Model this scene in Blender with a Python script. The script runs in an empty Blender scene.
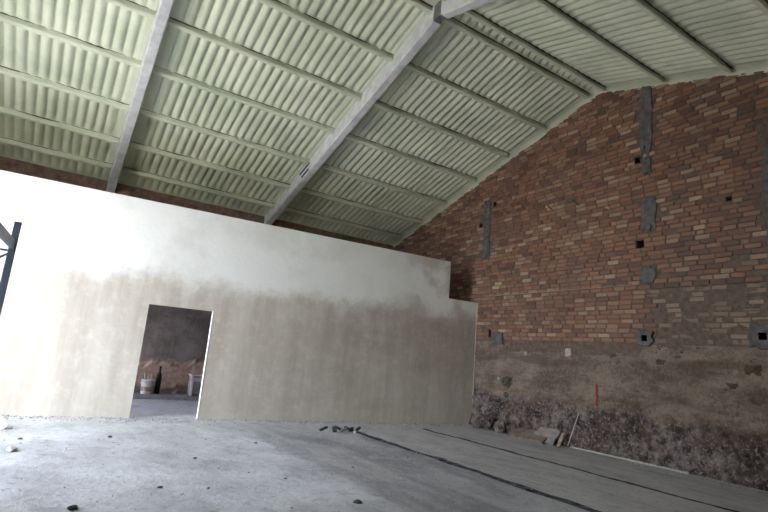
import bpy, bmesh, math, random
import numpy as np
from mathutils import Vector, Matrix, noise

random.seed(7)
S = bpy.context.scene
COL = S.collection

# ------------------------------------------------------------------ camera
CAM_F, YAW, PITCH, ROLL, CAM_H = 508.4, 0.5600, 0.19934, 0.0865, 1.6
cy, sy, cp, sp = math.cos(YAW), math.sin(YAW), math.cos(PITCH), math.sin(PITCH)
FWD = Vector((sy * cp, cy * cp, sp))
R0 = Vector((cy, -sy, 0)); U0 = R0.cross(FWD)
CR = math.cos(ROLL) * R0 + math.sin(ROLL) * U0
CU = -math.sin(ROLL) * R0 + math.cos(ROLL) * U0
cam = bpy.data.cameras.new('camera'); cam.sensor_width = 36.0
cam.lens = CAM_F / 768 * 36.0; cam.clip_start = 0.05; cam.clip_end = 300
camo = bpy.data.objects.new('camera', cam); COL.objects.link(camo)
M = Matrix((CR, CU, -FWD)).transposed().to_4x4(); M.translation = (0, 0, CAM_H)
camo.matrix_world = M
S.camera = camo

# ------------------------------------------------------------------ view, world, sun
S.view_settings.view_transform = 'Standard'; S.view_settings.look = 'None'
S.view_settings.gamma = 1.0; S.view_settings.use_curve_mapping = False
S.view_settings.exposure = 1.88
W = bpy.data.worlds.new('sky'); S.world = W; W.use_nodes = True
bg = W.node_tree.nodes['Background']
bg.inputs[0].default_value = (0.80, 0.89, 1.0, 1); bg.inputs[1].default_value = 6.0
sun = bpy.data.lights.new('sun', 'SUN'); sun.energy = 13.0; sun.angle = 0.0093; sun.color = (1, .96, .88)
suno = bpy.data.objects.new('sun', sun); COL.objects.link(suno)
suno.rotation_euler = Vector((-.10, .72, -.68)).to_track_quat('-Z', 'Y').to_euler()
S.cycles.max_bounces = 10; S.cycles.diffuse_bounces = 8

def portal(loc, sx, sy_, rot):
    l = bpy.data.lights.new('daylight_portal', 'AREA'); l.shape = 'RECTANGLE'
    l.size = sx; l.size_y = sy_; l.cycles.is_portal = True
    o = bpy.data.objects.new('daylight_portal', l); COL.objects.link(o)
    o.location = loc; o.rotation_euler = rot

# ------------------------------------------------------------------ dimensions (metres)
XW = 10.53                # face of the brick gable wall
XL = -4.3                 # far gable with the big doorway
YF, YB = -1.6, 16.2       # front and back eaves walls
YR, ZR = 7.25, 8.76       # ridge
SB, SF = 0.31, 0.29       # slope of the back and front roof planes
def roof_z(y): return ZR - (SB * (y - YR) if y > YR else SF * (YR - y))
OPENINGS = [(6.6, 11.2, 5.4), (12.2, 15.9, 2.95)]      # y0, y1, top of the doorways in the left gable
for _y0, _y1, _zt in OPENINGS:
    portal((XL + .02, (_y0 + _y1) / 2, _zt / 2), _zt, _y1 - _y0, (0, -math.pi / 2, 0))

# ------------------------------------------------------------------ helpers
def tag(o, label=None, cat=None, group=None, kind=None):
    if label: o['label'] = label
    if cat: o['category'] = cat
    if group: o['group'] = group
    if kind: o['kind'] = kind
    return o
def link(name, data, parent=None, loc=(0, 0, 0), rot=(0, 0, 0)):
    o = bpy.data.objects.new(name, data); COL.objects.link(o)
    o.location = loc; o.rotation_euler = rot
    if parent: o.parent = parent
    return o
def empty(name, loc=(0, 0, 0), rot=(0, 0, 0), parent=None): return link(name, None, parent, loc, rot)
def mesh(name, v, f, mat, smooth=False, cols=None):
    me = bpy.data.meshes.new(name); me.from_pydata(v, [], f); me.materials.append(mat)
    if cols is not None:
        a = me.color_attributes.new('tint', 'FLOAT_COLOR', 'POINT')
        a.data.foreach_set('color', np.asarray(cols, dtype=np.float32).ravel())
    if smooth: me.polygons.foreach_set('use_smooth', [True] * len(f))
    me.update(); return me
class MB:
    def __init__(s): s.v = []; s.f = []
    def add(s, v, f):
        b = len(s.v); s.v += [tuple(p) for p in v]; s.f += [tuple(i + b for i in q) for q in f]; return s
    def box(s, a, b, m=None):
        (x0, y0, z0), (x1, y1, z1) = a, b
        v = [Vector(p) for p in ((x0,y0,z0),(x1,y0,z0),(x1,y1,z0),(x0,y1,z0),(x0,y0,z1),(x1,y0,z1),(x1,y1,z1),(x0,y1,z1))]
        if m is not None: v = [m @ p for p in v]
        return s.add(v, [(0,3,2,1),(4,5,6,7),(0,1,5,4),(1,2,6,5),(2,3,7,6),(3,0,4,7)])
    def beam(s, p, q, w, h, up=(0, 0, 1)):
        p, q = Vector(p), Vector(q); d = (q - p); L = d.length; d.normalize()
        sd = d.cross(Vector(up)).normalized(); u = sd.cross(d)
        m = Matrix((d, sd, u)).transposed().to_4x4(); m.translation = p
        return s.box((0, -w/2, -h/2), (L, w/2, h/2), m)
    def tube(s, pts, rad, n=8):
        pts = [Vector(p) for p in pts]; rad = rad if isinstance(rad, (list, tuple)) else [rad] * len(pts)
        v = []; f = []
        for i, p in enumerate(pts):
            d = (pts[min(i+1, len(pts)-1)] - pts[max(i-1, 0)]).normalized()
            a = Vector((0, 0, 1)) if abs(d.z) < .9 else Vector((1, 0, 0))
            e = d.cross(a).normalized(); g = e.cross(d)
            for k in range(n):
                t = 2 * math.pi * k / n; v.append(p + rad[i] * (math.cos(t) * e + math.sin(t) * g))
        for i in range(len(pts) - 1):
            for k in range(n): f.append((i*n+k, i*n+(k+1)%n, (i+1)*n+(k+1)%n, (i+1)*n+k))
        f.append(tuple(range(n))[::-1]); f.append(tuple((len(pts)-1)*n + k for k in range(n)))
        return s.add(v, f)
    def lathe(s, prof, n=24):
        v = []; f = []
        for r, z in prof:
            for k in range(n): v.append((r*math.cos(2*math.pi*k/n), r*math.sin(2*math.pi*k/n), z))
        for i in range(len(prof)-1):
            for k in range(n): f.append((i*n+k, i*n+(k+1)%n, (i+1)*n+(k+1)%n, (i+1)*n+k))
        return s.add(v, f)
    def build(s, name, mat, parent=None, loc=(0,0,0), rot=(0,0,0), smooth=False, bevel=0):
        me = mesh(name, s.v, s.f, mat, smooth)
        o = link(name, me, parent, loc, rot)
        if bevel:
            b = o.modifiers.new('edge_wear', 'BEVEL'); b.width = bevel; b.segments = 2; b.limit_method = 'ANGLE'
        return o
def fbm(x, y, z, o=4): return noise.fractal(Vector((x, y, z)), 1.0, 2.0, o)

# ------------------------------------------------------------------ material helper
class Mat:
    def __init__(s, name, rough=.9, spec=.2):
        s.m = bpy.data.materials.new(name); s.m.use_nodes = True
        s.nt = s.m.node_tree; s.b = s.nt.nodes['Principled BSDF']
        s.b.inputs['Roughness'].default_value = rough; s.b.inputs['Specular IOR Level'].default_value = spec
        s.pos = s.nt.nodes.new('ShaderNodeNewGeometry').outputs['Position']
    def n(s, t, **k):
        nd = s.nt.nodes.new(t)
        for a, b in k.items(): setattr(nd, a, b)
        return nd
    def link(s, a, b): s.nt.links.new(a, b)
    def val(s, sock, v):
        if hasattr(v, 'is_linked') or isinstance(v, bpy.types.NodeSocket): s.link(v, sock)
        else: sock.default_value = v
    def scaled(s, sc, off=(0, 0, 0), src=None):
        m = s.n('ShaderNodeMapping'); s.link(src or s.pos, m.inputs[0])
        m.inputs['Scale'].default_value = sc; m.inputs['Location'].default_value = off
        return m.outputs[0]
    def noise(s, scale, detail=5, rough=.6, sc=None, off=(0,0,0)):
        t = s.n('ShaderNodeTexNoise'); s.link(s.scaled(sc or (1,1,1), off), t.inputs['Vector'])
        t.inputs['Scale'].default_value = scale; t.inputs['Detail'].default_value = detail
        t.inputs['Roughness'].default_value = rough; return t.outputs['Fac']
    def voronoi(s, scale, sc=None, feature='F1'):
        t = s.n('ShaderNodeTexVoronoi', feature=feature); s.link(s.scaled(sc or (1,1,1)), t.inputs['Vector'])
        t.inputs['Scale'].default_value = scale; return t
    def ramp(s, fac, lo, hi, a=0.0, b=1.0):
        r = s.n('ShaderNodeMapRange', interpolation_type='SMOOTHSTEP'); s.val(r.inputs[0], fac)
        for i, v in enumerate((lo, hi, a, b)): r.inputs[i+1].default_value = v
        return r.outputs[0]
    def mix(s, fac, a, b, mode='MIX'):
        r = s.n('ShaderNodeMix', data_type='RGBA', blend_type=mode)
        for i, v in ((0, fac), (6, a), (7, b)):
            if isinstance(v, tuple) and len(v) == 3: v = (*v, 1)
            s.val(r.inputs[i], v)
        return r.outputs[2]
    def math(s, op, a, b=0.0):
        r = s.n('ShaderNodeMath', operation=op); s.val(r.inputs[0], a); s.val(r.inputs[1], b); return r.outputs[0]
    def sep(s):
        r = s.n('ShaderNodeSeparateXYZ'); s.link(s.pos, r.inputs[0]); return r.outputs
    def tint(s):
        a = s.n('ShaderNodeAttribute', attribute_name='tint'); return a.outputs['Color']
    def out(s, col, bump=None, dist=.01, strength=.6):
        if isinstance(col, tuple): col = (*col, 1) if len(col) == 3 else col
        s.val(s.b.inputs['Base Color'], col)
        if bump is not None:
            b = s.n('ShaderNodeBump'); s.link(bump, b.inputs['Height'])
            b.inputs['Distance'].default_value = dist; b.inputs['Strength'].default_value = strength
            s.link(b.outputs[0], s.b.inputs['Normal'])
        return s.m

def simple(name, col, var=.15, scale=12, rough=.85, bump=.004, spec=.2, metal=0):
    m = Mat(name, rough, spec); nz = m.noise(scale)
    c2 = tuple(max(0, c * (1 - 2 * var)) for c in col); c1 = tuple(min(1, c * (1 + var)) for c in col)
    m.b.inputs['Metallic'].default_value = metal
    return m.out(m.mix(m.ramp(nz, .3, .7), c2, c1), m.noise(scale * 3), bump)

# plaster of the partition: pale dry skim above, damp beige coat below
def plaster_mat():
    m = Mat('plaster', .92, .15); x, y, z = m.sep()
    wob = m.noise(.9, 6, .6); fine = m.noise(5, 6, .65); streak = m.noise(1.0, 5, .6, (3.2, 3.2, .35))
    edge = m.math('ADD', z, m.math('MULTIPLY', m.math('SUBTRACT', m.noise(.75, 8, .72), .5), 1.5))
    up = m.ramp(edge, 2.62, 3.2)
    upper = m.mix(m.ramp(wob, .42, .66), (.87, .85, .81), (.79, .765, .72))
    patch = m.math('MULTIPLY', m.ramp(x, 7.2, 8.8), m.ramp(m.noise(.8, 4, .55, off=(3, 1, 7)), .42, .56))
    upper = m.mix(m.math('MULTIPLY', patch, .75), upper, (.53, .475, .40))
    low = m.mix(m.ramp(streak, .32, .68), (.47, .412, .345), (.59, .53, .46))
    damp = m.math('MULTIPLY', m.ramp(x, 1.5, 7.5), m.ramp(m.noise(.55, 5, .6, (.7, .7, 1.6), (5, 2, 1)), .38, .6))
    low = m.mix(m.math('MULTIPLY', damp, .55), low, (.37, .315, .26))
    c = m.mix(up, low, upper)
    c = m.mix(m.math('MULTIPLY', m.ramp(fine, .45, .75), .22), c, (.86, .84, .80))
    foot = m.math('SUBTRACT', 1.0, m.ramp(m.math('ADD', z, m.math('MULTIPLY', m.math('SUBTRACT', fine, .5), .4)), .0, .22))
    c = m.mix(m.math('MULTIPLY', foot, .2), c, (.55, .53, .50))
    return m.out(c, m.math('ADD', m.noise(9, 6, .65), m.math('MULTIPLY', streak, .6)), .012, .5)
def floor_mat():
    m = Mat('dusty_concrete', .88, .25); x, y, z = m.sep()
    w = m.noise(.8, 6, .62); f = m.noise(7, 6, .7); sw = m.noise(1.0, 5, .6, (1.6, .35, 1))
    dust = m.mix(m.ramp(w, .35, .68), (.48, .475, .52), (.66, .655, .70))
    dark = m.mix(m.ramp(sw, .34, .66), (.28, .272, .297), (.46, .45, .48))
    edge = m.math('ADD', x, m.math('ADD', m.math('MULTIPLY', m.math('SUBTRACT', w, .5), .45), m.math('MULTIPLY', m.math('SUBTRACT', f, .5), .35)))
    k = m.ramp(edge, 3.48, 3.72)
    back = m.ramp(m.math('ADD', y, m.math('MULTIPLY', m.math('SUBTRACT', f, .5), 1.5)), 9.3, 11.0)
    k = m.math('MULTIPLY', k, m.math('SUBTRACT', 1.0, m.math('MULTIPLY', back, .75)))
    c = m.mix(k, dust, dark)
    slab = m.ramp(m.math('ADD', x, m.math('MULTIPLY', m.math('SUBTRACT', f, .5), .1)), 6.0, 6.1)
    c = m.mix(m.math('MULTIPLY', slab, .55), c, (.56, .535, .54))
    c = m.mix(m.math('MULTIPLY', m.math('MULTIPLY', back, .6), m.ramp(f, .3, .6)), c, (.52, .50, .47))
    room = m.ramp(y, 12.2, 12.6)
    c = m.mix(room, c, m.mix(m.ramp(f, .35, .65), (.50, .50, .60), (.68, .68, .80)))  # bluish sky light in the back room painted into its floor colour
    c = m.mix(m.math('MULTIPLY', m.ramp(f, .50, .72), .45), c, (.17, .168, .18))
    h = m.noise(38, 5, .75, off=(2, 5, 1)); s2 = m.noise(2.6, 7, .7, (1.0, .5, 1), (7, 3, 2))
    c = m.mix(m.math('MULTIPLY', m.ramp(h, .52, .68), .35), c, (.16, .158, .17))
    c = m.mix(m.math('MULTIPLY', m.ramp(s2, .5, .66), .35), c, (.62, .61, .64))
    c = m.mix(m.math('MULTIPLY', m.ramp(s2, .5, .36), .3), c, (.20, .195, .205))
    return m.out(c, m.math('ADD', m.noise(30, 5, .7), m.math('MULTIPLY', f, 1.6)), .02, .55)
def brick_mat():
    m = Mat('fired_brick', .92, .15)
    c = m.tint(); f = m.noise(16, 5, .7); w = m.noise(.7, 5, .6)
    c = m.mix(m.math('MULTIPLY', m.ramp(f, .45, .72), .45), c, (.20, .14, .108))
    c = m.mix(m.math('MULTIPLY', m.ramp(w, .48, .68), .4), c, (.16, .112, .088))
    c = m.mix(m.math('MULTIPLY', m.ramp(m.noise(5, 4, .6, off=(9, 4, 2)), .62, .74), .6), c, (.09, .065, .055))
    return m.out(c, f, .012, .7)
def mortar_mat():
    m = Mat('lime_mortar', .95, .1); f = m.noise(9, 6, .7)
    return m.out(m.mix(m.ramp(f, .3, .7), (.10, .073, .056), (.19, .14, .11)), m.noise(22, 4), .015, .7)
def rubble_mat():
    m = Mat('earth_and_rubble', .95, .1); x, y, z = m.sep()
    f = m.noise(14, 6, .72); w = m.noise(.9, 6, .65); g = m.noise(5, 6, .7, off=(2, 7, 3))
    top = m.mix(m.ramp(m.noise(1.7, 6, .68, (1, .8, 1.5), (8, 1, 2)), .34, .66), (.19, .138, .108), (.41, .315, .245))
    top = m.mix(m.math('MULTIPLY', m.ramp(f, .48, .66), .5), top, (.45, .36, .29))
    top = m.mix(m.math('MULTIPLY', m.ramp(m.noise(20, 5, .7, off=(3, 3, 3)), .52, .66), .55), top, (.12, .086, .068))
    band = m.noise(.7, 5, .6, (1, .35, 3.2), (1, 3, 5))
    top = m.mix(m.math('MULTIPLY', m.ramp(band, .5, .64), .6), top, (.15, .105, .08))
    spk = m.ramp(m.voronoi(16).outputs['Distance'], .15, .55)
    low = m.mix(m.ramp(g, .34, .66), (.05, .04, .036), m.mix(m.ramp(m.noise(.9, 5, .6, off=(1, 9, 4)), .4, .6), (.24, .17, .142), (.46, .375, .345)))
    low = m.mix(m.math('MULTIPLY', m.ramp(f, .53, .62), .8), low, (.50, .425, .40))
    low = m.mix(m.math('MULTIPLY', spk, .25), low, (.06, .05, .045))
    e = m.math('ADD', z, m.math('MULTIPLY', m.math('SUBTRACT', w, .5), .9))
    c = m.mix(m.ramp(e, .78, 1.12), low, top)
    overhang_shade = m.math('MULTIPLY', m.ramp(m.math('ADD', z, m.math('MULTIPLY', m.math('SUBTRACT', g, .5), .45)), 2.13, 2.33), m.math('MULTIPLY', m.ramp(y, 6.1, 6.5), m.math('SUBTRACT', 1.0, m.ramp(y, 9.8, 10.4))))  # shade under the brick overhang, painted in as a dark noisy band
    c = m.mix(m.math('MULTIPLY', overhang_shade, .85), c, (.05, .04, .036))
    c = m.mix(m.math('MULTIPLY', m.ramp(m.noise(1.6, 5, .6, off=(4, 8, 1)), .64, .72), .6), c, (.09, .062, .05))
    return m.out(c, m.math('ADD', f, m.math('MULTIPLY', g, 1.4)), .09, 1.0)
def foam_mat():
    m = Mat('sprayed_foam', .8, .25); f = m.noise(26, 5, .65); w = m.noise(.8, 5, .6)
    c = m.mix(m.ramp(w, .35, .65), (.58, .62, .475), (.72, .745, .595))
    c = m.mix(m.math('MULTIPLY', m.ramp(f, .5, .75), .25), c, (.80, .82, .68))
    c = m.mix(m.math('MULTIPLY', m.ramp(m.noise(2.2, 5, .6, off=(6, 2, 3)), .64, .78), .4), c, (.36, .36, .24))
    return m.out(c, m.math('ADD', f, m.noise(9, 3)), .02, .6)
def concrete_mat(name, a, b, sc=6):
    m = Mat(name, .85, .25); f = m.noise(sc, 6, .65)
    c = m.mix(m.ramp(f, .32, .68), a, b)
    c = m.mix(m.math('MULTIPLY', m.ramp(m.noise(sc * 4, 4, .7), .6, .75), .4), c, tuple(.5 * v for v in a))
    return m.out(c, m.noise(sc * 5, 5), .01, .6)
def backwall_mat():
    m = Mat('old_render', .93, .1); x, y, z = m.sep(); w = m.noise(1.1, 6, .62); f = m.noise(7, 6, .7)
    grey = m.mix(m.ramp(w, .35, .66), (.17, .15, .145), (.32, .285, .27))
    pink = m.mix(m.ramp(f, .3, .7), (.36, .24, .205), (.60, .45, .40))
    e = m.math('ADD', z, m.math('MULTIPLY', m.math('SUBTRACT', w, .5), 1.1))
    c = m.mix(m.math('MULTIPLY', m.ramp(e, .22, .34), m.math('SUBTRACT', 1.0, m.ramp(e, .98, 1.08))), grey, pink)
    c = m.mix(m.ramp(z, 3.6, 4.2), c, m.mix(m.ramp(f, .3, .7), (.17, .10, .08), (.31, .21, .17)))
    return m.out(c, f, .04, .7)

PLASTER, FLOOR, BRICK, MORTAR, RUBBLE, FOAM = plaster_mat(), floor_mat(), brick_mat(), mortar_mat(), rubble_mat(), foam_mat()
BACK = backwall_mat()
RAFTER = concrete_mat('rafter_concrete', (.52, .52, .53), (.68, .68, .69), 4)
RAFTER_DARK = concrete_mat('joint_concrete', (.10, .095, .09), (.22, .21, .20), 9)
GREYPATCH = concrete_mat('grey_cement', (.085, .078, .078), (.165, .15, .148), 9)
DARKSLOT = simple('packed_dirt', (.12, .12, .13), .4, 5, 1.0, .01, 0.0)
OUTWALL = simple('outer_render', (.27, .245, .215), .12, 2, .9, .004)
YARD = simple('pale_yard_ground', (.42, .40, .37), .12, 1.2, .95, .01)

# ================================================================== THE SETTING
# ---- floor: unequal grid with two slots for old rails
def make_floor():
    slots = ((5.90, 6.08), (8.11, 8.22))
    xs = list(np.arange(XL - .3, XW + .35, .12)) + [v for a, b in slots for v in (a - .02, a, b, b + .02)]
    xs = sorted(set(round(v, 3) for v in xs)); ys = list(np.arange(YF - .3, YB + .9, .12))
    v = []
    for x in xs:
        ins = any(a - .001 <= x <= b + .001 for a, b in slots)
        for y in ys:
            z = -.012 + .009 * fbm(x * .7, y * .7, 0) + .004 * fbm(x * 4, y * 4, 2, 3)
            v.append((x, y, min(z, .004)))
    ny = len(ys); f = [(i*ny+j, (i+1)*ny+j, (i+1)*ny+j+1, i*ny+j+1) for i in range(len(xs)-1) for j in range(ny-1)]
    o = tag(link('floor', mesh('floor', v, f, FLOOR, True)), 'dusty grey concrete floor with two sunken rail slots', kind='structure')
    for a, b in slots:
        v = []; f = []
        for i, y in enumerate(np.arange(YF, 10.6, .12)):
            for k, x in enumerate((a, b)):
                x += (.05 + .03 * k) * fbm(x * 3, y * 1.7, 6, 4); v.append((x, y, -.0095 + .009 * fbm(x * .7, y * .7, 0) + .004 * fbm(x * 4, y * 4, 2, 3)))
            if i: f.append((2*i-2, 2*i-1, 2*i+1, 2*i))
        link('rail_slot', mesh('rail_slot', v, f, DARKSLOT), o)
    return o
make_floor()
g = MB().box((-70, -60, -.25), (XL - .3, 70, -.03)).build('yard_ground', YARD)
tag(g, 'pale sunlit yard outside the big doorway', kind='structure')

# ---- right wall: mortar core with real holes, bricks in front of it
HOLES = [(6.27, 6.56, .13, .15), (6.24, 4.57, .17, .18), (6.15, 2.50, .12, .13), (3.99, 2.56, .13, .13),
         (10.77, 2.58, .09, .22), (10.36, 2.46, .14, .08), (10.78, 6.47, .13, .14), (11.36, 5.90, .12, .16), (4.44, 5.22, .11, .10)]
MZ0 = 2.40
XCORE = XW + .035
def make_core():
    ys = set([YF, YB, YR] + [round(v, 3) for v in np.arange(YF, YB, 1.0)]); zs = {MZ0 - .3, 9.0}
    for y, z, w, h in HOLES:
        ys |= {y - w/2, y + w/2}; zs |= {z - h/2, z + h/2}
    ys = sorted(ys); zs = sorted(zs); mb = MB()
    for i in range(len(ys)-1):
        for j in range(len(zs)-1):
            y0, y1, z0, z1 = ys[i], ys[i+1], zs[j], zs[j+1]
            my, mz = (y0+y1)/2, (z0+z1)/2
            if any(abs(my - y) < w/2 and abs(mz - z) < h/2 for y, z, w, h in HOLES):
                X2 = XCORE + .32
                mb.add([(XCORE,y0,z0),(XCORE,y1,z0),(XCORE,y1,z1),(XCORE,y0,z1),(X2,y0,z0),(X2,y1,z0),(X2,y1,z1),(X2,y0,z1)],
                       [(0,1,5,4),(1,2,6,5),(2,3,7,6),(3,0,4,7),(4,5,6,7)]); continue
            a, b = min(z1, roof_z(y0) + .1), min(z1, roof_z(y1) + .1)
            if a <= z0 and b <= z0: continue
            mb.add([(XCORE, y0, z0), (XCORE, y1, z0), (XCORE, y1, max(b, z0)), (XCORE, y0, max(a, z0))], [(0, 3, 2, 1)])
    # outer shell of the gable, keeps daylight out
    prof = [(YF, -.2), (YB, -.2), (YB, roof_z(YB) + .2), (YR, ZR + .2), (YF, roof_z(YF) + .2)]
    mb.add([(XW + .45, y, z) for y, z in prof], [(0, 1, 2, 3, 4)])
    return mb.build('wall_right', MORTAR)
wall_right = tag(make_core(), 'tall red brick gable wall above a crumbling earth base', kind='structure')

PATCHES = [  # grey cement smears: y0, y1, z0, z1
    (5.90, 6.20, 6.66, 8.36), (5.96, 6.15, 6.18, 6.52), (5.86, 6.17, 4.85, 5.62), (5.88, 6.20, 3.66, 4.02),
    (10.93, 11.20, 4.85, 6.62), (3.30, 3.86, 2.75, 6.60)]
COLLARS = [(6.15, 2.50, .34, .34), (3.99, 2.56, .42, .42), (10.40, 2.44, .40, .34)]
def in_patch(y, z, pad=0.0):
    return any(a - pad < y < b + pad and c - pad < z < d + pad for a, b, c, d in PATCHES)
def brick_box(L, H, D, rnd):
    j = lambda s: rnd.uniform(-s, s)
    v = []
    for yy, zz in ((-L/2, -H/2), (L/2, -H/2), (L/2, H/2), (-L/2, H/2)):
        v.append((D, yy, zz))
    for yy, zz in ((-L/2, -H/2), (L/2, -H/2), (L/2, H/2), (-L/2, H/2)):
        v.append((.008 + j(.004), yy * (1 + j(.01)), zz * (1 + j(.05))))
    k = .007
    for yy, zz in ((-L/2+k, -H/2+k), (L/2-k, -H/2+k), (L/2-k, H/2-k), (-L/2+k, H/2-k)):
        v.append((j(.003), yy, zz))
    f = [(4,5,1,0),(5,6,2,1),(6,7,3,2),(7,4,0,3),(8,9,5,4),(9,10,6,5),(10,11,7,6),(11,8,4,7),(8,11,10,9)]
    return v, f
def brick_col(rnd, zone):
    t = rnd.random()
    if zone == 'dusty':
        base = rnd.choice([(.26, .19, .14), (.21, .15, .115), (.30, .23, .17), (.24, .145, .105)])
    elif t < .08: base = rnd.choice([(.44, .31, .22), (.40, .26, .19), (.46, .34, .25)])
    elif t < .24: base = rnd.choice([(.36, .235, .165), (.33, .21, .15)])
    elif t < .40: base = rnd.choice([(.13, .062, .05), (.15, .075, .062), (.115, .07, .065)])
    else: base = rnd.choice([(.26, .12, .08), (.235, .115, .082), (.285, .145, .095), (.22, .11, .085), (.30, .135, .08)])
    k = rnd.uniform(.85, 1.15) * (.98 if zone != 'dusty' else 1.12); g = sum(base) / 3; return tuple(((.72 * c + .28 * mu) * k) for c, mu in zip(base, (.285, .178, .125)))
def to_px(p):
    d = Vector(p) - Vector((0, 0, CAM_H)); w = d.dot(FWD)
    return 384 + CAM_F * d.dot(CR) / w, 256 - CAM_F * d.dot(CU) / w, w
def make_bricks():
    rnd = random.Random(11); P, L0 = .104, .30; items = []
    row = 0; z = MZ0 + P / 2
    while z < ZR:
        y = YF + .1 + (row % 2) * L0 / 2 + rnd.uniform(-.04, .04)
        while y < YB - .1:
            L = L0 * rnd.choice([1, 1, 1, 1, 1, .92, 1.06, .5 if rnd.random() < .5 else 1])
            yc = y + L / 2; y += L
            if yc - L/2 < YF or yc + L/2 > YB - .02: continue
            if z > roof_z(yc) - .05: continue
            if any(abs(yc - hy) < hw/2 + L*.42 and abs(z - hz) < hh/2 + .035 for hy, hz, hw, hh in HOLES):
                s = None
                for hy, hz, hw, hh in HOLES:   # trim the brick beside a hole
                    if abs(yc - hy) < hw/2 + L*.42 and abs(z - hz) < hh/2 + .035:
                        if yc > hy: s = (hy + hw/2 + .01, yc + L/2)
                        else: s = (yc - L/2, hy - hw/2 - .01)
                if s is None or s[1] - s[0] < .06: continue
                yc, L = (s[0] + s[1]) / 2, s[1] - s[0] + .012
            if in_patch(yc, z, .02): continue
            if 3.80 < yc < 3.92 and z > 6.5: continue           # open vertical joint by the pier
            zone = 'dusty' if (yc < 6.02 and z < 3.54) else 'orange' if (6.2 < yc < 10.4 and z < 3.66) else 'wild'
            proud = {'dusty': .032, 'orange': .012, 'wild': .006}[zone] + abs(rnd.gauss(0, .007 if zone != 'wild' else .011))
            if zone != 'orange' and rnd.random() < .03: proud += .02
            items.append((yc, z + rnd.uniform(-.006, .006), L - rnd.uniform(.014, .024), P - rnd.uniform(.014, .024), min(proud, .055), zone))
        row += 1; z += P
    def size(it):
        x, yy, w = to_px((XW, it[0], it[1]))
        return it[2] * it[3] / w ** 3 if (w > 0 and 4 < x < 764 and 4 < yy < 508) else -1
    items.sort(key=size, reverse=True)
    variants = {}
    for it in items[:300]:
        yc, z, L, H, pr, zone = it
        key = (round(L / .05), zone == 'dusty', rnd.randrange(14))
        if key not in variants:
            v, f = brick_box(round(L / .05) * .05 - .022 if L > .12 else L, .084, .07, rnd)
            c = brick_col(rnd, zone); variants[key] = mesh('brick', v, f, BRICK, cols=[(*c, 1)] * len(v))
        o = link('brick', variants[key], wall_right, (XW + pr, yc, z), (rnd.uniform(-.008, .008), 0, rnd.uniform(-.02, .02)))
    V, F, C = [], [], []
    for yc, z, L, H, pr, zone in items[300:]:
        v, f = brick_box(L, H, .07, rnd); c = brick_col(rnd, zone); b = len(V)
        V += [(p[0] + XW + pr, p[1] + yc, p[2] + z) for p in v]; F += [tuple(i + b for i in q) for q in f]; C += [(*c, 1)] * len(v)
    o = link('brickwork', mesh('brickwork', V, F, BRICK, cols=C), wall_right); o['kind'] = 'stuff'
make_bricks()

def blob_plate(name, y0, y1, z0, z1, thick, mat, parent, seed, hole=None, x=XW):
    """an irregular smear of cement with a rounded edge, optionally with a square hole"""
    n = 40; cyy, czz, hy, hz = (y0+y1)/2, (z0+z1)/2, (y1-y0)/2, (z1-z0)/2
    def ring(s, dx):
        out = []
        for k in range(n):
            a = 2 * math.pi * k / n; c, d = math.cos(a), math.sin(a)
            q = max(abs(c), abs(d)) ** .82
            r = 1 + .42 * noise.noise(Vector((c * 2.2 + seed, d * 2.2, seed * 3.1))) * min(1, hy / .2 + .4)
            out.append((x - dx, cyy + hy * s * r * c / q, czz + hz * s * r * d / q))
        return out
    v = ring(1, -.05) + ring(1, thick * .5) + ring(.9, thick); f = []
    for i in range(2):
        for k in range(n): f.append((i*n+k, (i+1)*n+k, (i+1)*n+(k+1)%n, i*n+(k+1)%n))
    if hole:
        hw, hh = hole; b = len(v)
        for dx in (thick, -.06):
            for k in range(n):
                a = 2 * math.pi * k / n; c, d = math.cos(a), math.sin(a); q = max(abs(c), abs(d))
                v.append((x - dx, cyy + hw/2 * c / q, czz + hh/2 * d / q))
        for k in range(n):
            f.append((2*n+k, b+k, b+(k+1)%n, 2*n+(k+1)%n)); f.append((b+k, b+n+k, b+n+(k+1)%n, b+(k+1)%n))
    else:
        f.append(tuple(2*n + k for k in range(n))[::-1])
    return link(name, mesh(name, v, f, mat), parent)
for i, (a, b, c, d) in enumerate(PATCHES): blob_plate('cement_patch', a, b, c, d, .006, GREYPATCH, wall_right, i * 1.7)
for i, (y, z, w, h) in enumerate(COLLARS):
    hw = [(.12, .13), (.13, .13), None][i]
    blob_plate('cement_collar', y - w/2, y + w/2, z - h/2, z + h/2, .03, GREYPATCH, wall_right, 20 + i * 2.3, hw)
# thin mortar ledges between the brick fields
LEDGE = simple('pale_mortar', (.34, .27, .215), .15, 9)
def ledge(y0, y1, z, mat, name, h=.02, d=.03):
    pts = np.linspace(y0, y1, 40); v = []; f = []
    for i, y in enumerate(pts):
        e = .006 * fbm(y * 3, z, 1); dd = d * (1 + .4 * fbm(y * 4, z, 5))
        v += [(XW + .03, y, z - h/2 + e), (XW - dd, y, z - h/2 + e), (XW - dd, y, z + h/2 + e), (XW + .03, y, z + h/2 + e)]
    for i in range(len(pts)-1):
        for k in range(3): f.append((i*4+k, (i+1)*4+k, (i+1)*4+k+1, i*4+k+1))
    link(name, mesh(name, v, f, mat), wall_right)
ledge(6.25, 11.0, 3.665, LEDGE, 'mortar_ledge', .014, .002)
ledge(3.9, 6.0, 3.55, MORTAR, 'mortar_ledge', .018, .014)
# two iron spikes stuck in the brickwork
IRON = simple('rusty_iron', (.05, .035, .03), .2, 20, .8)
for y, z in ((8.70, 5.93), (7.90, 5.90)):
    MB().tube([(XW + .05, y + .13, z + .13), (XW - .03, y, z), (XW - .05, y - .13, z - .12)], .012, 6).build('iron_spike', IRON, wall_right)

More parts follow.
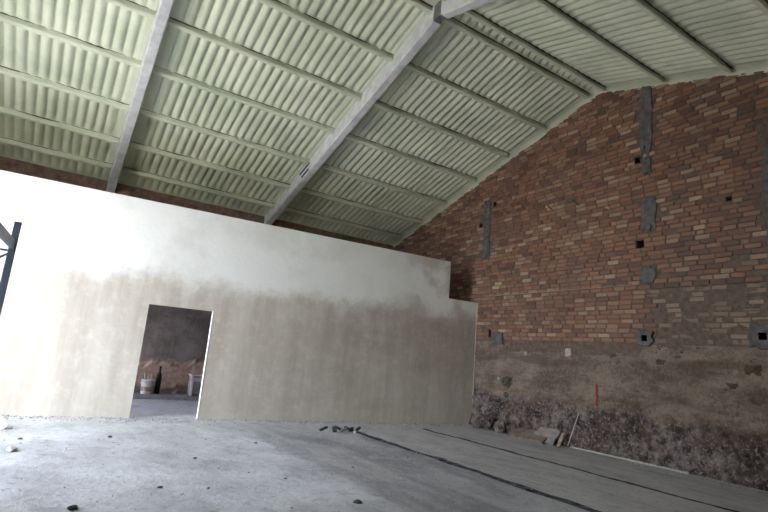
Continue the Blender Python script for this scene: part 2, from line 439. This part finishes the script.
# ---- earth and rubble base of the right wall
def base_face(y, z):
    t = max(0, 1 - z / 1.0)
    lean = .10 * t ** 1.4
    n1 = fbm(y * .8, z * 1.1, 4); n2 = fbm(y * 3.2, z * 3.6, 9); n3 = fbm(y * 11, z * 11, 2, 3)
    d = lean * (1 + .6 * n1) + .03 * n1 + .034 * n2 + .024 * n3
    if z < 1.1:
        c = noise.voronoi(Vector((y * 6.5, z * 7.5, 1.3)))[0]
        d += .055 * (1 - min(1, c[0] * 1.7)) * min(1, (1.1 - z) * 3)
    d += -.055 * max(0, min(1, (z - 2.0) / .25)) * (1 if 6.3 < y < 10.2 else .2)
    for zz, y0, y1, w in ((1.98, -2, 9.5, .02), (1.52, -2, 8.0, .018), (1.12, -2, 7.5, .03)):   # horizontal lift joints
        if y0 < y < y1: d -= w * math.exp(-((z - zz - .04 * fbm(y * .6, zz, 7)) / .025) ** 2)
    return XW + .01 - d
def make_base():
    ys = np.arange(YF, YB + .01, .034); zs = np.arange(-.05, MZ0 + .03, .034)
    v = [(base_face(y, z), y, z) for y in ys for z in zs]; nz = len(zs)
    v = [(XW + .1, p[1], p[2]) if (i % nz) == nz - 1 else p for i, p in enumerate(v)]
    f = [(i*nz+j, i*nz+j+1, (i+1)*nz+j+1, (i+1)*nz+j) for i in range(len(ys)-1) for j in range(nz-1)]
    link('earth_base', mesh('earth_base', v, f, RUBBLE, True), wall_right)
make_base()
# weathered knocks in the base
DARKHOLE = simple('dark_damp_clay', (.10, .072, .058), .25, 14, .95, .02)
for i, (y, z, w, h) in enumerate(((4.18, 1.95, .26, .20), (4.52, 1.64, .24, .14), (5.85, 2.02, .18, .10), (6.9, 2.1, .16, .10))):
    blob_plate('clay_scar', y - w/2, y + w/2, z - h/2, z + h/2, .012, DARKHOLE, wall_right, 40 + i * 1.9, x=base_face(y, z))
RED = simple('red_paint', (.42, .035, .03), .2, 18, .7, .004)
mb = MB()
for i in range(9):
    z0 = 1.44 - i * .052; x0 = min(base_face(7.28 + dy, z0 - dz) for dy in (-.04, 0, .04) for dz in (0, .02, .045)) - .004
    w = .022 + .018 * abs(noise.noise(Vector((i * 1.3, 2, 0))))
    y0 = 7.28 + .02 * noise.noise(Vector((i * .7, 5, 0)))
    mb.box((x0, y0 - w, z0 - .047), (x0 + .02, y0 + w, z0))
mb.build('red_paint_mark', RED, wall_right, bevel=.004)['label'] = 'upright dash of red paint on the earth base'
CHALK = simple('white_plaster_dab', (.42, .38, .34), .1, 14)
for i, (y, z, w, h) in enumerate(((8.10, 2.13, .17, .2), (9.4, 2.06, .10, .1), (10.32, 1.34, .09, .09))):
    blob_plate('plaster_dab', y - w/2, y + w/2, z - h/2, z + h/2, .012, CHALK, wall_right, 60 + i * 2.9, x=base_face(y, z) - .005)

# ---- back eaves wall with a kerb at its foot
def make_back():
    xs = np.arange(XL, XW + .5, .10); zs = np.arange(-.05, roof_z(YB) + .25, .10); nz = len(zs); v = []
    for x in xs:
        for z in zs:
            d = .03 * fbm(x, z, 3) + .012 * fbm(x * 5, z * 5, 6, 3)
            e = z + .5 * fbm(x * 1.1, z * 1.1, 8)
            if .25 < e < 1.0: d += .05
            v.append((x, YB - d, z))
    f = [(i*nz+j, (i+1)*nz+j, (i+1)*nz+j+1, i*nz+j+1) for i in range(len(xs)-1) for j in range(nz-1)]
    mb = MB(); mb.box((XL - .3, YB + .12, -.2), (XW + .5, YB + .4, roof_z(YB) + .3)); b = len(v); v += mb.v; f += [tuple(i + b for i in q) for q in mb.f]
    o = tag(link('wall_back', mesh('wall_back', v, f, BACK)), 'stained brown rear wall behind the plaster partition', kind='structure')
    tag(MB().box((-1.0, 15.45, -.05), (8.0, YB - .12, .10)).build('trim_1', concrete_mat('kerb_concrete', (.24, .24, .27), (.36, .36, .40)), None, bevel=.015), 'low concrete kerb at the foot of the rear wall', kind='structure')
make_back()
tag(MB().box((XL - .3, YF - .3, -.2), (XW + .5, YF, roof_z(YF) + .3)).build('wall_front', OUTWALL), 'rendered eaves wall opposite the partition', kind='structure')
tag(MB().box((XL, 12.35, 3.0), (9.0, YB - .06, 3.15)).build('roof_light_block', PLASTER), 'unseen slab added over the back room to keep its light off the roof', kind='structure')  # added slab, out of view: stops back-room daylight reaching the roof
tag(MB().box((-24, 11.55, -.2), (XL - .3, 11.8, 3.4)).build('yard_light_block', OUTWALL), 'unseen wall added in the yard to shade the ground behind it', kind='structure')  # added out of view so the ground outside the back opening stays shaded
def make_left():
    mb = MB(); (a, b, t), (c, d, u) = OPENINGS; X0, X1 = XL - .3, XL
    mb.box((X0, YF, -.2), (X1, a, t)); mb.box((X0, b, -.2), (X1, c, t)); mb.box((X0, c, u), (X1, d, t)); mb.box((X0, d, -.2), (X1, YB, t))
    p = [(YF, t), (YB, t), (YB, roof_z(YB) + .2), (YR, ZR + .2), (YF, roof_z(YF) + .2)]
    for X, o in ((X0, 1), (X1, -1)): mb.add([(X, y, z) for y, z in p][::o], [(0, 1, 2, 3, 4)])
    return mb.build('wall_left', OUTWALL)
tag(make_left(), 'rendered gable wall with a wide open doorway', kind='structure')

# ---- ceiling: deck, foam-sprayed corrugated panels, purlins, foam fillet along the brick gable
PUR_B = [7.47, 8.82, 10.13, 11.48, 12.92, 14.24, 15.42]
PUR_F = [7.0, 5.56, 4.22, 2.85, 1.42, .08, -1.1]
RAFT_X = [.71, 5.41]; BAYS = [(XL, .71), (.71, 5.41), (5.41, XW)]
mb = MB()
mb.add([(XL - .4, YR, ZR + .16), (XW + .5, YR, ZR + .16), (XW + .5, YB + .5, roof_z(YB + .5) + .16), (XL - .4, YB + .5, roof_z(YB + .5) + .16)], [(0, 1, 2, 3)])
mb.add([(XL - .4, YR, ZR + .16), (XW + .5, YR, ZR + .16), (XW + .5, YF - .5, roof_z(YF - .5) + .16), (XL - .4, YF - .5, roof_z(YF - .5) + .16)], [(0, 3, 2, 1)])
mb.add([(XL - .4, YR, ZR + .3), (XW + .5, YR, ZR + .3), (XW + .5, YB + .5, roof_z(YB + .5) + .3), (XL - .4, YB + .5, roof_z(YB + .5) + .3)], [(3, 2, 1, 0)])
mb.add([(XL - .4, YR, ZR + .3), (XW + .5, YR, ZR + .3), (XW + .5, YF - .5, roof_z(YF - .5) + .3), (XL - .4, YF - .5, roof_z(YF - .5) + .3)], [(1, 2, 3, 0)])
ceiling = tag(mb.build('ceiling', FOAM), 'pitched corrugated roof sprayed with pale green foam', kind='structure')
PITCH_R = .205
FLANK_DARK = simple('dark_olive', (.17, .155, .10), .3, 7)
def sstep(t): t = max(0, min(1, t)); return t * t * (3 - 2 * t)
def panel(x0, x1, ya, yb, ridge=0):
    nx = int(round((x1 - x0) / PITCH_R)) * 10; ny = 11; v = []; f = []; L = abs(yb - ya)
    for i in range(nx + 1):
        x = x0 + (x1 - x0) * i / nx
        ph = math.pi * (x - x0) / PITCH_R
        rib = abs(math.sin(ph)) ** .75
        ex = sstep(min(x - x0 - .28, x1 - x - .16) / .12)
        for j in range(ny + 1):
            t = j / ny; t = .5 - .5 * math.cos(math.pi * t); y = ya + (yb - ya) * t
            e = min(t, 1 - t) * L
            ey = sstep((e - .06) / .06) if not ridge else sstep((e - .09) / .05)
            z = roof_z(y) + .045 - (.085 * rib * ex * ey + .075 * (1 - ex * ey)) - .02 * (1 - sstep(e / .10))
            z += .008 * fbm(x * 2.5, y * 2.5, 1, 3) + .004 * fbm(x * 9, y * 9, 4, 2)
            v.append((x, y, z))
    n = ny + 1
    for i in range(nx):
        for j in range(ny): f.append((i*n+j, i*n+j+1, (i+1)*n+j+1, (i+1)*n+j) if yb > ya else (i*n+j, (i+1)*n+j, (i+1)*n+j+1, i*n+j+1))
    link('corrugated_panel', mesh('corrugated_panel', v, f, FOAM, True), ceiling)
def purlin(x0, x1, y, slope, seed):
    """foam-coated purlin: rounded trapezoid section swept along x"""
    prof = [(-.055, .0), (-.05, -.03), (-.048, -.13), (-.03, -.15), (.03, -.15), (.048, -.13), (.06, -.05), (.085, .0)]
    n = int((x1 - x0) / .12); v = []; f = []; m = len(prof)
    for i in range(n + 1):
        x = x0 + (x1 - x0) * i / n
        for k, (a, b) in enumerate(prof):
            q = 1 + .10 * fbm(x * 2.2, k * .6, seed, 3)
            v.append((x, y + a * q, roof_z(y) + .0 + b * q - a * slope))
    for i in range(n):
        for k in range(m - 1): f.append((i*m+k, (i+1)*m+k, (i+1)*m+k+1, i*m+k+1))
    f.append(tuple(range(m))); f.append(tuple(n*m + k for k in range(m))[::-1])
    o = link('purlin', mesh('purlin', v, f, FOAM), ceiling)
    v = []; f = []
    for i in range(n + 1):     # narrow dark strip of uneven depth along one flank
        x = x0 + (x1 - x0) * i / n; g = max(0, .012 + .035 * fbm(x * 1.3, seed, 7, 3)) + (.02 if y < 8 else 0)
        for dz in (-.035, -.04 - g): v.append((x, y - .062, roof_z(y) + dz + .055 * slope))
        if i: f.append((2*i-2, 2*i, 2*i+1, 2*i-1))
    link('flank_strip', mesh('flank_strip', v, f, FLANK_DARK), o)
for bi, (x0, x1) in enumerate(BAYS):
    for ys in (PUR_B + [YB], PUR_F + [YF]):
        for a, b in zip(ys[:-1], ys[1:]): panel(x0, x1, a, b)
    panel(x0, x1, PUR_F[0], PUR_B[0], 1)
    for k, y in enumerate(PUR_B): purlin(x0, x1 - (.16 if bi == 2 else 0), y, SB, bi * 9 + k)
    for k, y in enumerate(PUR_F): purlin(x0, x1 - (.16 if bi == 2 else 0), y, -SF, bi * 9 + k + 40)
# foam fillet along the gable
def fillet():
    ys = np.arange(YF, YB, .06); v = []; f = []; m = 6
    for y in ys:
        r = .20 * (1 + .35 * fbm(y * 1.5, 0, 3) + .15 * fbm(y * 7, 0, 8, 2)); dn = .10 * (1 + .5 * fbm(y * 2.1, 5, 3) + .25 * fbm(y * 9, 4, 8, 2))
        for k in range(m):
            a = math.pi / 2 * k / (m - 1)
            v.append((XW + .04 - r * (1 - math.sin(a)) - .05 * math.cos(a), y, roof_z(y) + .01 - dn * (1 - math.cos(a)) - .05))
    for i in range(len(ys)-1):
        for k in range(m - 1): f.append((i*m+k, i*m+k+1, (i+1)*m+k+1, (i+1)*m+k))
    link('foam_fillet', mesh('foam_fillet', v, f, FOAM, True), ceiling)
fillet()

# ---- plaster partition (slightly out of square), doorway, stepped end
AP = math.radians(3.66)
part = tag(empty('wall_partition', (XW + .02, 11.3, 0), (0, 0, -AP)), 'pale plastered partition wall with open doorway and stepped end', kind='structure')
def make_partition():
    T = .15; DX0, DX1, DZ = -8.92, -7.58, 2.33; XE = -14.7
    # outline in local x,z with the doorway left open; slightly uneven top
    mb = MB()
    for a, b, z0, z1 in ((XE, DX0, -.05, DZ), (XE, DX0, DZ, 3.48), (DX0, DX1, DZ, 3.48), (DX1, -1.09, -.05, DZ), (DX1, -1.09, DZ, 3.48), (-1.09, .0, -.05, DZ), (-1.09, .0, DZ, 3.48),
                         (XE, DX0, 3.48, 4.56), (DX0, DX1, 3.48, 4.56), (DX1, -1.09, 3.48, 4.56)):
        nx = max(1, int((b - a) / .15)); nzz = max(1, int((z1 - z0) / .15)); v = []; f = []
        for s in (0, 1):
            for i in range(nx + 1):
                for j in range(nzz + 1):
                    x = a + (b - a) * i / nx; z = z0 + (z1 - z0) * j / nzz
                    v.append((x, s * T + (1 - s) * .006 * fbm(x * 1.3, z * 1.3, 2, 3), z))
        n = nzz + 1; K = (nx + 1) * n
        for i in range(nx):
            for j in range(nzz):
                f.append((i*n+j, (i+1)*n+j, (i+1)*n+j+1, i*n+j+1)); f.append((K+i*n+j, K+i*n+j+1, K+(i+1)*n+j+1, K+(i+1)*n+j))
        mb.add(v, f)
    def cap(x0, z0, x1, z1):
        nn = max(1, int(max(abs(x1 - x0), abs(z1 - z0)) / .15)); v = []; f = []
        for i in range(nn + 1):
            x, z = x0 + (x1 - x0) * i / nn, z0 + (z1 - z0) * i / nn
            v += [(x, .006 * fbm(x * 1.3, z * 1.3, 2, 3), z), (x, T, z)]
        for i in range(nn): f.append((2*i, 2*i+1, 2*i+3, 2*i+2))
        mb.add(v, f)
    for c in ((XE, 4.56, -1.09, 4.56), (-1.09, 4.56, -1.09, 3.48), (-1.09, 3.48, 0, 3.48), (0, 3.48, 0, -.05), (DX0, -.05, DX0, DZ), (DX0, DZ, DX1, DZ), (DX1, DZ, DX1, -.05), (XE, -.05, XE, 4.56)): cap(*c)
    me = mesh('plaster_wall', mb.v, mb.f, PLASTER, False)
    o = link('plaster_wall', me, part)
    LIT_EDGE = simple('lit_edge_white', (.78, .77, .75), .05, 10)  # white strips painting the lit door reveal and the lit wall end
    MB().box((DX1 - .006, -.008, 0), (DX1 + .008, T * .5, DZ)).build('lit_edge_strip', LIT_EDGE, part)
    MB().box((-.045, -.008, 0), (-.03, .02, 3.47)).build('lit_edge_strip', LIT_EDGE, part)
make_partition()

# ================================================================== THINGS
# ---- concrete rafters
def rafter(x, label):
    t = tag(empty('concrete_rafter', (x, YR, ZR)), label, 'rafter', 'concrete roof rafters')
    w = .11
    for sgn, sl, run in ((1, SB, YB - YR - .02), (-1, SF, YR - YF - .02)):
        n = 30; v = []; f = []
        prof = [(-w, .02), (-w, -.36), (-w + .025, -.385), (w - .025, -.385), (w, -.36), (w, .02)]; m = len(prof)
        for i in range(n + 1):
            y = sgn * (.12 + (run - .12) * i / n)
            for a, b in prof:
                v.append((a, y, -sl * abs(y) + b - .02 + .004 * fbm(y * 3, a * 9, x, 3)))
        for i in range(n):
            for k in range(m - 1): f.append((i*m+k, i*m+k+1, (i+1)*m+k+1, (i+1)*m+k) if sgn < 0 else (i*m+k, (i+1)*m+k, (i+1)*m+k+1, i*m+k+1))
        f += [tuple(range(m)), tuple(n*m + k for k in range(m))[::-1]]
        link('rafter_leg', mesh('rafter_leg', v, f, RAFTER), t)
    MB().box((-.075, -.13, -.40), (.075, .13, .0)).build('ridge_joint', RAFTER_DARK, t)
    # cast slots in the flank near the foot
    SL = simple('dark_slot', (.02, .02, .02), .1, 10)
    for y, off, hl in (((5.92, .14, .34), (5.86, .31, .23)) if x > 3 else ()):
        mb = MB(); d = Vector((0, 1, -SB)).normalized(); c = Vector((-w - .001, y, -SB * y - off))
        mb.beam(c - d * hl, c + d * hl, .012, .06, (0, SB, 1)); mb.build('bolt_slot', SL, t)
    return t
rafter(RAFT_X[0], 'concrete rafter crossing the foam roof farther from the brick gable')
rafter(RAFT_X[1], 'concrete rafter with dark slots, next to the brick gable bay')

# ---- steel rack at the left
STEEL = simple('blue_grey_steel', (.07, .085, .115), .12, 8, .5, .002, .4)
def rack():
    t = tag(empty('storage_rack', (-.68, 9.0, 0)), 'blue-grey steel rack standing in front of the plaster partition', 'rack')
    ups = [(0, 0), (-.95, 0), (-.18, -2.9), (-1.13, -2.9)]
    for x, y in ups:
        mb = MB(); mb.box((x - .045, y - .035, .012), (x + .045, y + .035, 3.1))
        u = mb.build('upright', STEEL, t, bevel=.006)
        MB().box((x - .08, y - .08, 0), (x + .08, y + .08, .012)).build('foot_plate', STEEL, u)
    for z in (.9, 2.76):
        for dx in (0, -.95):
            MB().beam((dx, -.03, z), (dx - .18, -2.87, z), .05, .13).build('shelf_beam', STEEL, t, bevel=.006)
    for (x0, y0), (x1, y1) in ((ups[0], ups[1]), (ups[2], ups[3])):
        for i in range(3):
            za, zb = .3 + i * .8, 1.05 + i * .8
            MB().beam((x0, y0, zb), (x1, y1, za), .03, .03).build('brace', STEEL, t)
            MB().beam((x0, y0, zb + .02), (x1, y1, zb + .02), .03, .03).build('brace', STEEL, t)
rack()

# ---- things in the room beyond the doorway
WHITE = simple('white_plastic', (.70, .70, .72), .08, 10, .5)
def bucket():
    t = tag(empty('bucket', (2.50, 15.76, .10)), 'white plastic bucket of tools standing in the back room', 'bucket')
    MB().lathe([(0, .0), (.135, .0), (.14, .01), (.165, .36), (.175, .365), (.175, .385), (.158, .385), (.152, .36), (.13, .03), (0, .03)]).build('pail', WHITE, t, smooth=True)
    MB().lathe([(.172, .27), (.176, .27), (.178, .30), (.174, .30)]).build('rim_band', WHITE, t)
    MB().lathe([(.146, .08), (.1475, .08), (.158, .20), (.156, .20)]).build('label_band', simple('faded_label', (.45, .33, .30), .2, 9), t)
    GRIP = simple('pale_handle', (.62, .60, .58), .1, 20)
    for a, h in ((-.06, .56), (.0, .50), (.05, .53)):
        MB().tube([(a, .01, .04), (a * 1.5, .03, h - .1), (a * 1.7, .03, h)], [.014, .016, .02]).build('tool_handle', GRIP, t)
bucket()
mb = MB().lathe([(0, 0), (.055, 0), (.06, .01), (.06, .30), (.05, .36), (.022, .42), (.02, .50), (.025, .505), (.025, .53), (0, .53)], 18)
def bottle():
    t = tag(empty('bottle', (2.80, 15.90, .10)), 'dark tall bottle standing right of the white bucket', 'bottle')
    DK = simple('dark_glass', (.02, .02, .022), .1, 9, .3)
    MB().lathe([(0, 0), (.07, 0), (.075, .01), (.075, .42), (.06, .52), (.028, .60), (.026, .70), (0, .70)], 18).build('body', DK, t, smooth=True)
    MB().lathe([(.0, .76), (.03, .76), (.03, .695), (.0, .695)], 14).build('cap', DK, t)
bottle()
def crate():
    t = tag(empty('bench', (4.0, 15.78, .10)), 'low white wooden bench with panelled front seen through the doorway', 'bench')
    for x in (-.33, .33):
        for y in (-.12, .12): MB().box((x - .035, y - .03, 0), (x + .035, y + .03, .56)).build('leg', WHITE, t, bevel=.004)
    MB().box((-.40, -.17, .56), (.40, .17, .60)).build('top', WHITE, t, bevel=.006)
    MB().box((-.30, -.13, .40), (.30, -.10, .50)).build('rail', WHITE, t)
    MB().box((-.30, -.10, .06), (.30, -.08, .40)).build('panel', simple('grey_panel', (.36, .36, .40), .1, 10), t)
crate()

# ---- loose things on the floor
def rock_mesh(name, sx, sy, sz, seed, mat, sub=2, flat=.55):
    bm = bmesh.new(); bmesh.ops.create_icosphere(bm, subdivisions=sub, radius=1)
    for v in bm.verts:
        d = v.co.normalized()
        r = 1 + .35 * noise.noise(d * 1.3 + Vector((seed, 0, 0))) + .15 * noise.noise(d * 3 + Vector((0, seed, 0)))
        v.co = Vector((d.x * sx, d.y * sy, max(d.z, -flat) * sz)) * r
    zmin = min(v.co.z for v in bm.verts)
    for v in bm.verts: v.co.z -= zmin
    me = bpy.data.meshes.new(name); bm.to_mesh(me); bm.free(); me.materials.append(mat); return me
STONE_L = simple('pale_rubble', (.62, .60, .57), .12, 9); STONE_M = simple('grey_rubble', (.26, .25, .25), .2, 9); STONE_D = simple('dark_rubble', (.085, .085, .09), .2, 9)
SPOTS = [(-.34, 10.45, .075, 'L', 'white plaster lump on the dusty floor close to the partition foot'),
         (-.15, 8.62, .065, 'L', 'flat white plaster lump lying out on open dusty floor near the steel rack'),
         (3.23, 5.26, .04, 'D', 'single dark stone at the edge of the pale dust strip'),
         (.46, 5.80, .042, 'D', 'low dark stone lying alone on the pale dusty floor')]
for i, (x, y, r, k, lab) in enumerate(SPOTS):
    o = link('rubble_stone', rock_mesh('rubble_stone', r * 1.25, r, r * .55, i * 3.1 + 1, {'L': STONE_L, 'M': STONE_M, 'D': STONE_D}[k]), None, (x, y, -.012), (0, 0, i * 1.3))
    tag(o, lab, 'stone', 'loose stones on the floor')
for i, (x, y, r) in enumerate(((2.03, 7.81, .028), (2.85, 6.46, .025), (1.81, 6.21, .024), (1.32, 6.36, .026), (5.2, 7.45, .05), (5.46, 7.41, .035), (1.1, 9.6, .028), (-.1, 9.5, .03), (4.1, 6.9, .025), (3.3, 8.9, .028))):
    o = link('pebble', rock_mesh('pebble', r * 1.3, r, r * .6, 30 + i * 2.3, STONE_M if i % 3 else STONE_D, 1), None, (x, y, -.012), (0, 0, i * 2.1))
    lab = {4: 'bigger of two pebbles lying beside the wider dark rail slot', 5: 'smaller of two pebbles lying beside the wider dark rail slot', 7: 'small grey pebble lying beside the foot of the steel rack'}.get(i, 'small loose pebble lying on the open dusty concrete floor')
    tag(o, lab, 'pebble', 'pebbles on the concrete floor')
# scrap heap by the partition
TWIG = simple('dark_scrap', (.06, .07, .065), .25, 14); rnd = random.Random(5)
for i, (x, y, a, L, w) in enumerate(((5.22, 10.14, .3, .10, .06), (5.42, 10.02, 1.2, .09, .09), (5.58, 10.16, 2.6, .08, .10), (5.60, 9.94, .1, .08, .05),
                                     (5.78, 10.08, 1.9, .09, .08), (5.97, 10.0, .5, .10, .06), (5.92, 10.2, .2, .07, .05))):
    mb = MB(); c, s_ = math.cos(a), math.sin(a); h = rnd.uniform(.03, .07)
    mb.beam((-L * c, -L * s_, .028), (L * c, L * s_, .03 + h), w, .045)
    o = mb.build('scrap_piece', [TWIG, TWIG, STONE_D, STONE_M][i % 4], None, (x, y, -.01), bevel=.01)
    tag(o, {0: 'dark scrap stick lying apart beside the small scrap heap before the partition', 3: 'single grey scrap chip lying in the small dark heap before the partition'}.get(i, 'broken dark scrap piece in the small heap before the partition'), 'scrap', 'scrap heap on the floor')
for i, (x, y) in enumerate(((5.70, 10.25), (5.84, 9.86), (5.36, 10.24))):
    o = link('plaster_crumb', rock_mesh('plaster_crumb', .045, .04, .04, 70 + i, STONE_L, 1), None, (x, y, -.01))
    tag(o, 'pale plaster crumb among the dark scrap heap', 'crumb', 'plaster crumbs in the scrap heap')
# slab and tiles leaning on the earth base
SLAB = concrete_mat('brown_stone', (.15, .115, .095), (.27, .21, .175), 7)
def leaning(name, y0, y1, xb, zt, run, th, mat, label, cat, group=None, skew=0.0, jag=.03):
    """flat slab: foot on the floor at x=xb, head raised by zt towards the wall"""
    n = 14; rim = []
    for k in range(n):
        t = k / n
        if t < .25: a, b = t * 4, 0
        elif t < .5: a, b = 1, (t - .25) * 4
        elif t < .75: a, b = 1 - (t - .5) * 4, 1
        else: a, b = 0, 1 - (t - .75) * 4
        j = jag * noise.noise(Vector((k * 1.7, y0, zt)))
        rim.append(((y1 - y0) * a + j + skew * b, b + (j * 1.5 if b > 0 else 0)))
    L = math.hypot(run, zt); nx, nz = -zt / L, run / L
    v = [(b * run, a, b * zt) for a, b in rim] + [(b * run + nx * th, a, b * zt + nz * th) for a, b in rim]
    f = [tuple(range(n))[::-1], tuple(range(n, 2 * n))] + [(k, (k+1) % n, n + (k+1) % n, n + k) for k in range(n)]
    o = link(name, mesh(name, v, f, mat), None, (xb, y0, -.008)); tag(o, label, cat, group); return o
leaning('stone_slab', 8.25, 9.25, 9.90, .17, .42, .06, SLAB, 'broad brown stone slab leaning low against the earth wall base', 'slab', None, .1)
leaning('stone_slab', 8.10, 8.72, 10.02, .30, .34, .05, concrete_mat('dusty_stone', (.24, .19, .17), (.34, .28, .25), 7), 'smaller pinkish slab lying over the broad brown slab', 'slab', None, -.05)
leaning('broken_tile', 8.02, 8.13, 9.98, .26, .30, .03, STONE_M, 'grey broken tile propped beside the stone slabs, away from the rod', 'tile', 'broken tiles', .1, .01)
leaning('broken_tile', 7.88, 7.97, 10.05, .28, .28, .03, LEDGE, 'pale broken tile propped next to the thin leaning rod', 'tile', 'broken tiles', .08, .01)
for i, (x, y, r, lab) in enumerate(((10.22, 10.72, .15, 'earthy rubble lump in the corner by the partition end'), (10.2, 10.28, .14, 'mossy rubble lump in the middle of the corner heap'),
                       (10.18, 9.85, .13, 'rough rubble lump of the corner heap beside the slabs'), (10.25, 9.50, .11, 'small rubble lump touching the broad brown slab'))):
    o = link('rubble_lump', rock_mesh('rubble_lump', r, r * 1.3, r * 1.5, 80 + i * 1.7, RUBBLE, 3), None, (x, y, -.012)); tag(o, lab, 'rubble', 'rubble heap in the corner')
ROD = simple('pale_metal_rod', (.50, .48, .45), .1, 10, .5)
o = MB().tube([(0, 0, .004), (.12, -.20, .76)], .011, 8).build('metal_rod', ROD, None, (10.33, 7.9, 0), smooth=False); tag(o, 'thin pale metal rod leaning against the earth wall base', 'rod')
o = MB().tube([(0, -.06, .008), (.02, -1.3, .008), (.01, -2.62, .008)], .018, 10).build('plastic_pipe', simple('white_pipe', (.50, .48, .45), .1, 10, .5), None, (10.30, 7.85, .006)); tag(o, 'long thin white pipe lying along the wall foot', 'pipe')
# moss tufts growing on the base
LEAF = simple('moss_green', (.05, .10, .04), .3, 20)
def tuft(y, z, r, n, label):
    mb = MB(); rr = random.Random(int(y * 100))
    for i in range(n):
        a = rr.uniform(0, 6.28); q = r * math.sqrt(rr.random()); py, pz = q * math.cos(a), q * math.sin(a) * .8
        l = rr.uniform(.025, .05); d = Vector((-rr.uniform(.4, 1), rr.uniform(-1, 1), rr.uniform(-.4, .9))).normalized()
        s = d.cross(Vector((.3, .2, 1))).normalized() * l * .35; p = Vector((rr.uniform(-.01, .02), py, pz))
        mb.add([p, p + d * l * .5 + s, p + d * l, p + d * l * .5 - s], [(0, 1, 2, 3)])
    o = mb.build('wall_plant', LEAF, None, (base_face(y, z) - .005, y, z)); tag(o, label, 'plant', 'plants on the wall base')
tuft(10.0, 1.27, .19, 300, 'bigger green moss tuft growing on the earth wall base')
tuft(10.02, .93, .10, 90, 'smaller green moss tuft growing just below the bigger one')
tuft(9.75, .26, .12, 70, 'low green moss tuft growing over the rubble at the wall foot')
# crumbs too many to count
def crumbs():
    rr = random.Random(3); V = []; F = []
    spots = [(o.matrix_basis.translation, max(o.dimensions) * .6 + .03) for o in COL.objects if o.type == 'MESH' and not o.parent and o.get('category')]
    def put(x, y, r):
        if any(abs(p.x - x) < q and abs(p.y - y) < q for p, q in spots) or (x > 10.2 and 5.1 < y < 9.5): return
        b = len(V); h = r * rr.uniform(.5, 1.0); k = rr.uniform(0, 6.28)
        for t in range(4): V.append((x + r * rr.uniform(.7, 1.2) * math.cos(k + t * 1.57), y + r * rr.uniform(.7, 1.2) * math.sin(k + t * 1.57), -.014))
        V.append((x + rr.uniform(-.3, .3) * r, y + rr.uniform(-.3, .3) * r, -.01 + h))
        for t in range(4): F.append((b + t, b + (t + 1) % 4, b + 4))
    for _ in range(900):
        x = rr.uniform(-2, 10.2); y = 11.3 + (10.55 - x) * math.tan(AP) - abs(rr.gauss(.05, .35)); put(x, y, rr.uniform(.008, .03))
    for _ in range(900): put(rr.uniform(3.4, 5.9), rr.uniform(3.5, 11), rr.uniform(.005, .016))
    for _ in range(700): put(rr.uniform(-1, 10), rr.uniform(4, 11), rr.uniform(.005, .02))
    for _ in range(500): put(10.22 - abs(rr.gauss(0, .15)), rr.uniform(3, 11), rr.uniform(.008, .03))
    o = link('gravel_crumbs', mesh('gravel_crumbs', V, F, simple('dusty_crumbs', (.36, .35, .355), .25, 9))); tag(o, 'scattered crumbs of gravel over the concrete floor', 'gravel', kind='stuff')
crumbs()
